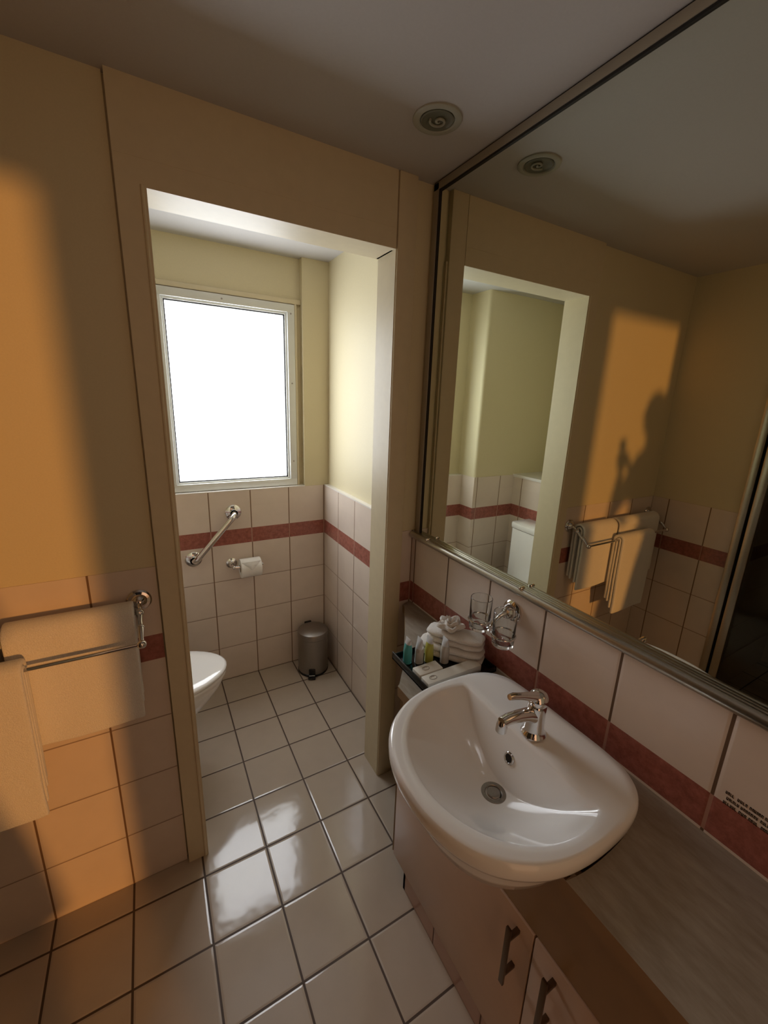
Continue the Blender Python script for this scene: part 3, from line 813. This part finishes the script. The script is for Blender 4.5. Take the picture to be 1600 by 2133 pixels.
# ================================================================ SHOWER SCREEN (seen in the mirror)
t = thing('shower_screen', 'shower screen with brushed metal frame, seen in the mirror at the right edge', 'shower screen', (-1.0, -0.76, 0.10))
b = MB(); b.box((-1.03, -1.198, 0.0), (-0.975, -0.332, 0.10), 0.003); o = rel(b, t).build('sill', M['ceramic'], t)
def post(y0, y1, x0, x1, nm='post'):
    b = MB(); b.box((x0, y0, 0.10), (x1, y1, 1.95), 0.003); return rel(b, t).build(nm, M['alu'], t)
post(-0.352, -0.318, -1.02, -0.982); post(-0.402, -0.366, -1.012, -0.975); post(-1.198, -1.16, -1.02, -0.982)
b = MB(); b.box((-1.018, -0.366, 0.10), (-1.006, -0.352, 1.95)); rel(b, t).build('channel', M['dark'], t, smooth=False)
b = MB(); b.box((-1.02, -1.198, 1.93), (-0.98, -0.332, 1.97), 0.003); rel(b, t).build('head_rail', M['alu'], t)
b = MB(); b.box((-1.003, -1.165, 0.10), (-0.998, -0.40, 1.93)); rel(b, t).build('glass_panel', M['screen'], t, smooth=False)

# ================================================================ PHOTOGRAPHER (casts the shadow on the towel wall)
CP = Vector((-0.22961, -1.15494, 1.53713)); UP = -Rd
PC = CP - Rf*0.014 - Rr*0.020 - UP*0.055
ph = thing('phone', 'dark phone held up in portrait by the person behind the viewpoint', 'phone', PC)
q = Matrix((Rr, UP, -Rf)).transposed().to_4x4()
b = MB(); t2 = MB(); t2.box((-0.036, -0.074, -0.004), (0.036, 0.074, 0.004), 0.0025); b.merge(t2.bm, q); b.build('phone_body', M['black'], ph)
skin = simple('skin', (0.55, 0.33, 0.24), 0.5, bump=(120, 0.1, 0.0005), var=0.08)
shirt = simple('dark_shirt', (0.05, 0.055, 0.07), 0.9, bump=(200, 0.4, 0.001), var=0.2)
robe_cloth = simple('black_robe_cloth', (0.015, 0.015, 0.017), 0.9, bump=(200, 0.4, 0.001), var=0.2)
hairm = simple('dark_hair', (0.03, 0.02, 0.015), 0.6, bump=(180, 0.6, 0.002), var=0.3)
B0 = Vector((-0.404, -1.513, 0)); RT = Vector((0.62, -0.7846, 0)); FW = Vector((0.7846, 0.62, 0)); ZZ = Vector((0, 0, 1))
def L(r, f, z): return B0 + RT*r + FW*f + ZZ*z*1.07
pr = thing('person', 'person in a dark shirt and long black robe, added to widen the shadow, holding a phone up with both hands', 'person', B0)
mrot = Matrix((RT, FW, ZZ)).transposed().to_4x4()
def ell(b, c, sc):
    t = bmesh.new(); bmesh.ops.create_uvsphere(t, u_segments=24, v_segments=16, radius=1)
    b.merge(t, Matrix.Translation(c) @ mrot @ Matrix.Diagonal((*sc, 1)))
def limb(b, pts, rs):
    for p, r in zip(pts, rs): ell(b, p, (r, r, r))
    b.tube(pts, rs, 18)
def finish(b, name, mat, parent, vox, sm=6):
    rel(b, pr); o = b.build(name, mat, parent, angle=180)
    r = o.modifiers.new('r', 'REMESH'); r.mode = 'VOXEL'; r.voxel_size = vox; r.use_smooth_shade = True
    s = o.modifiers.new('s', 'SMOOTH'); s.iterations = sm; s.factor = 0.5
    return o
def hand_pts(side):
    e = PC + Rr*side*0.040 - UP*0.030 - Rf*0.012      # palm against the phone's edge
    wr = e + Rr*side*0.020 - UP*0.075 - Rf*0.045
    return e, wr
ER, EL = Vector((-0.16, -1.47, 1.20)), Vector((-0.43, -1.26, 1.22))
SR, SL = L(0.175, 0, 1.405), L(-0.175, 0, 1.405)
b = MB()
for z, rx, ry in ((0.95, .155, .105), (1.02, .14, .10), (1.10, .135, .095), (1.20, .15, .10), (1.30, .165, .105), (1.38, .15, .09)): ell(b, L(0, 0, z), (rx, ry, 0.075))
limb(b, [L(0, 0, 1.40), L(0, .01, 1.53)], [.062, .052])
ell(b, L(0, .02, 1.615), (.074, .094, .105)); ell(b, L(0, .055, 1.555), (.05, .05, .045))
ell(b, L(0, .118, 1.59), (.011, .014, .012)); limb(b, [L(0, .108, 1.625), L(0, .120, 1.595)], [.007, .010])
for sgn in (-1, 1): ell(b, L(sgn*.076, .01, 1.605), (.008, .018, .030))
ell(b, L(0, .103, 1.558), (.022, .008, .007))
for sgn, Sh, El in ((1, SR, ER), (-1, SL, EL)):
    e, wr = hand_pts(sgn)
    limb(b, [Sh, Sh.lerp(El, .5), El], [.052, .044, .037]); limb(b, [El, El.lerp(wr, .45), wr], [.038, .034, .024])
    limb(b, [wr, wr.lerp(e, .5), e + Rr*sgn*0.006], [.024, .022, .017])
    for i, ln in enumerate((.9, 1.0, .95, .75)):
        k = e + UP*(0.022 - i*0.0185) + Rr*sgn*0.010
        limb(b, [k - Rf*0.010, k + Rf*0.012*1, k + Rf*0.0225 - Rr*sgn*0.016*ln, k + Rf*0.0225 - Rr*sgn*0.036*ln], [.0095, .0088, .0082, .0072])
    limb(b, [wr.lerp(e, .45) - Rf*0.006, e - Rf*0.016 + UP*0.008 + Rr*sgn*0.004, e - Rf*0.016 + UP*0.026 - Rr*sgn*0.016], [.013, .0105, .009])
LEG = {-1: [L(-.085, 0, .93), L(-.10, .01, .70), L(-.11, .015, .50), L(-.115, -.01, .32), L(-.12, -.02, .10)],
       1: [L(.085, 0, .93), L(.09, .08, .70), L(.09, .15, .50), L(.09, .18, .32), L(.09, .20, .10)]}
for sgn in (-1, 1):
    limb(b, LEG[sgn], [.085, .075, .055, .052, .036])
    A0 = LEG[sgn][4]; limb(b, [A0 + FW*-.03 - ZZ*.055, A0 + FW*.08 + RT*sgn*.012 - ZZ*.06, A0 + FW*.18 + RT*sgn*.022 - ZZ*.068], [.035, .036, .026])
body = finish(b, 'body', skin, pr, 0.005, 4)
b = MB()
for z, rx, ry in ((0.93, .172, .122), (1.02, .158, .116), (1.10, .153, .112), (1.20, .165, .115), (1.30, .178, .118), (1.375, .165, .10)): ell(b, L(0, 0, z), (rx, ry, 0.078))
for Sh, El in ((SR, ER), (SL, EL)): limb(b, [L(0, 0, 1.40).lerp(Sh, .6), Sh, Sh.lerp(El, .62)], [.06, .062, .056])
finish(b, 'shirt', shirt, pr, 0.007)
b = MB(); rg = []
for z, rx, ry in ((.20, .235, .26), (.21, .245, .27), (.30, .242, .262), (.42, .236, .245), (.56, .226, .222), (.70, .213, .195), (.82, .202, .172), (.92, .186, .150), (1.00, .170, .132), (1.06, .158, .120)):
    k = max(0, (1.0 - z)/0.8)
    rg.append(b.verts([L(rx*math.cos(a)*(1 + .05*k*math.sin(11*a)), .02 + ry*math.sin(a)*(1 + .05*k*math.sin(11*a)), z) for a in [2*PI*i/88 for i in range(88)]]))
for p, q in zip(rg, rg[1:]):
    for k in range(88): b.face((p[k], p[(k+1) % 88], q[(k+1) % 88], q[k]))
b.face(list(reversed(rg[0]))); b.face(rg[-1])
rel(b, pr); b.build('robe', robe_cloth, pr, angle=70)  # robe is invented, flared to widen the shadow the body casts
for sgn in (-1, 1):
    b = MB(); A0 = LEG[sgn][4]; limb(b, [A0 + FW*-.035 - ZZ*.052, A0 + FW*.08 + RT*sgn*.012 - ZZ*.054, A0 + FW*.20 + RT*sgn*.025 - ZZ*.064], [.046, .045, .035])
    ell(b, A0 - FW*.01 - ZZ*.01, (.044, .05, .03)); finish(b, 'shoe', M['black'], pr, 0.006)
b = MB(); ell(b, L(0, .008, 1.637), (.081, .098, .096)); ell(b, L(0, -.04, 1.60), (.076, .062, .085)); finish(b, 'hair', hairm, pr, 0.006)
for sgn in (-1, 1):
    b = MB(); ell(b, L(sgn*.030, .103, 1.612), (.011, .007, .006)); rel(b, pr); b.build('eye', M['paper'], pr)
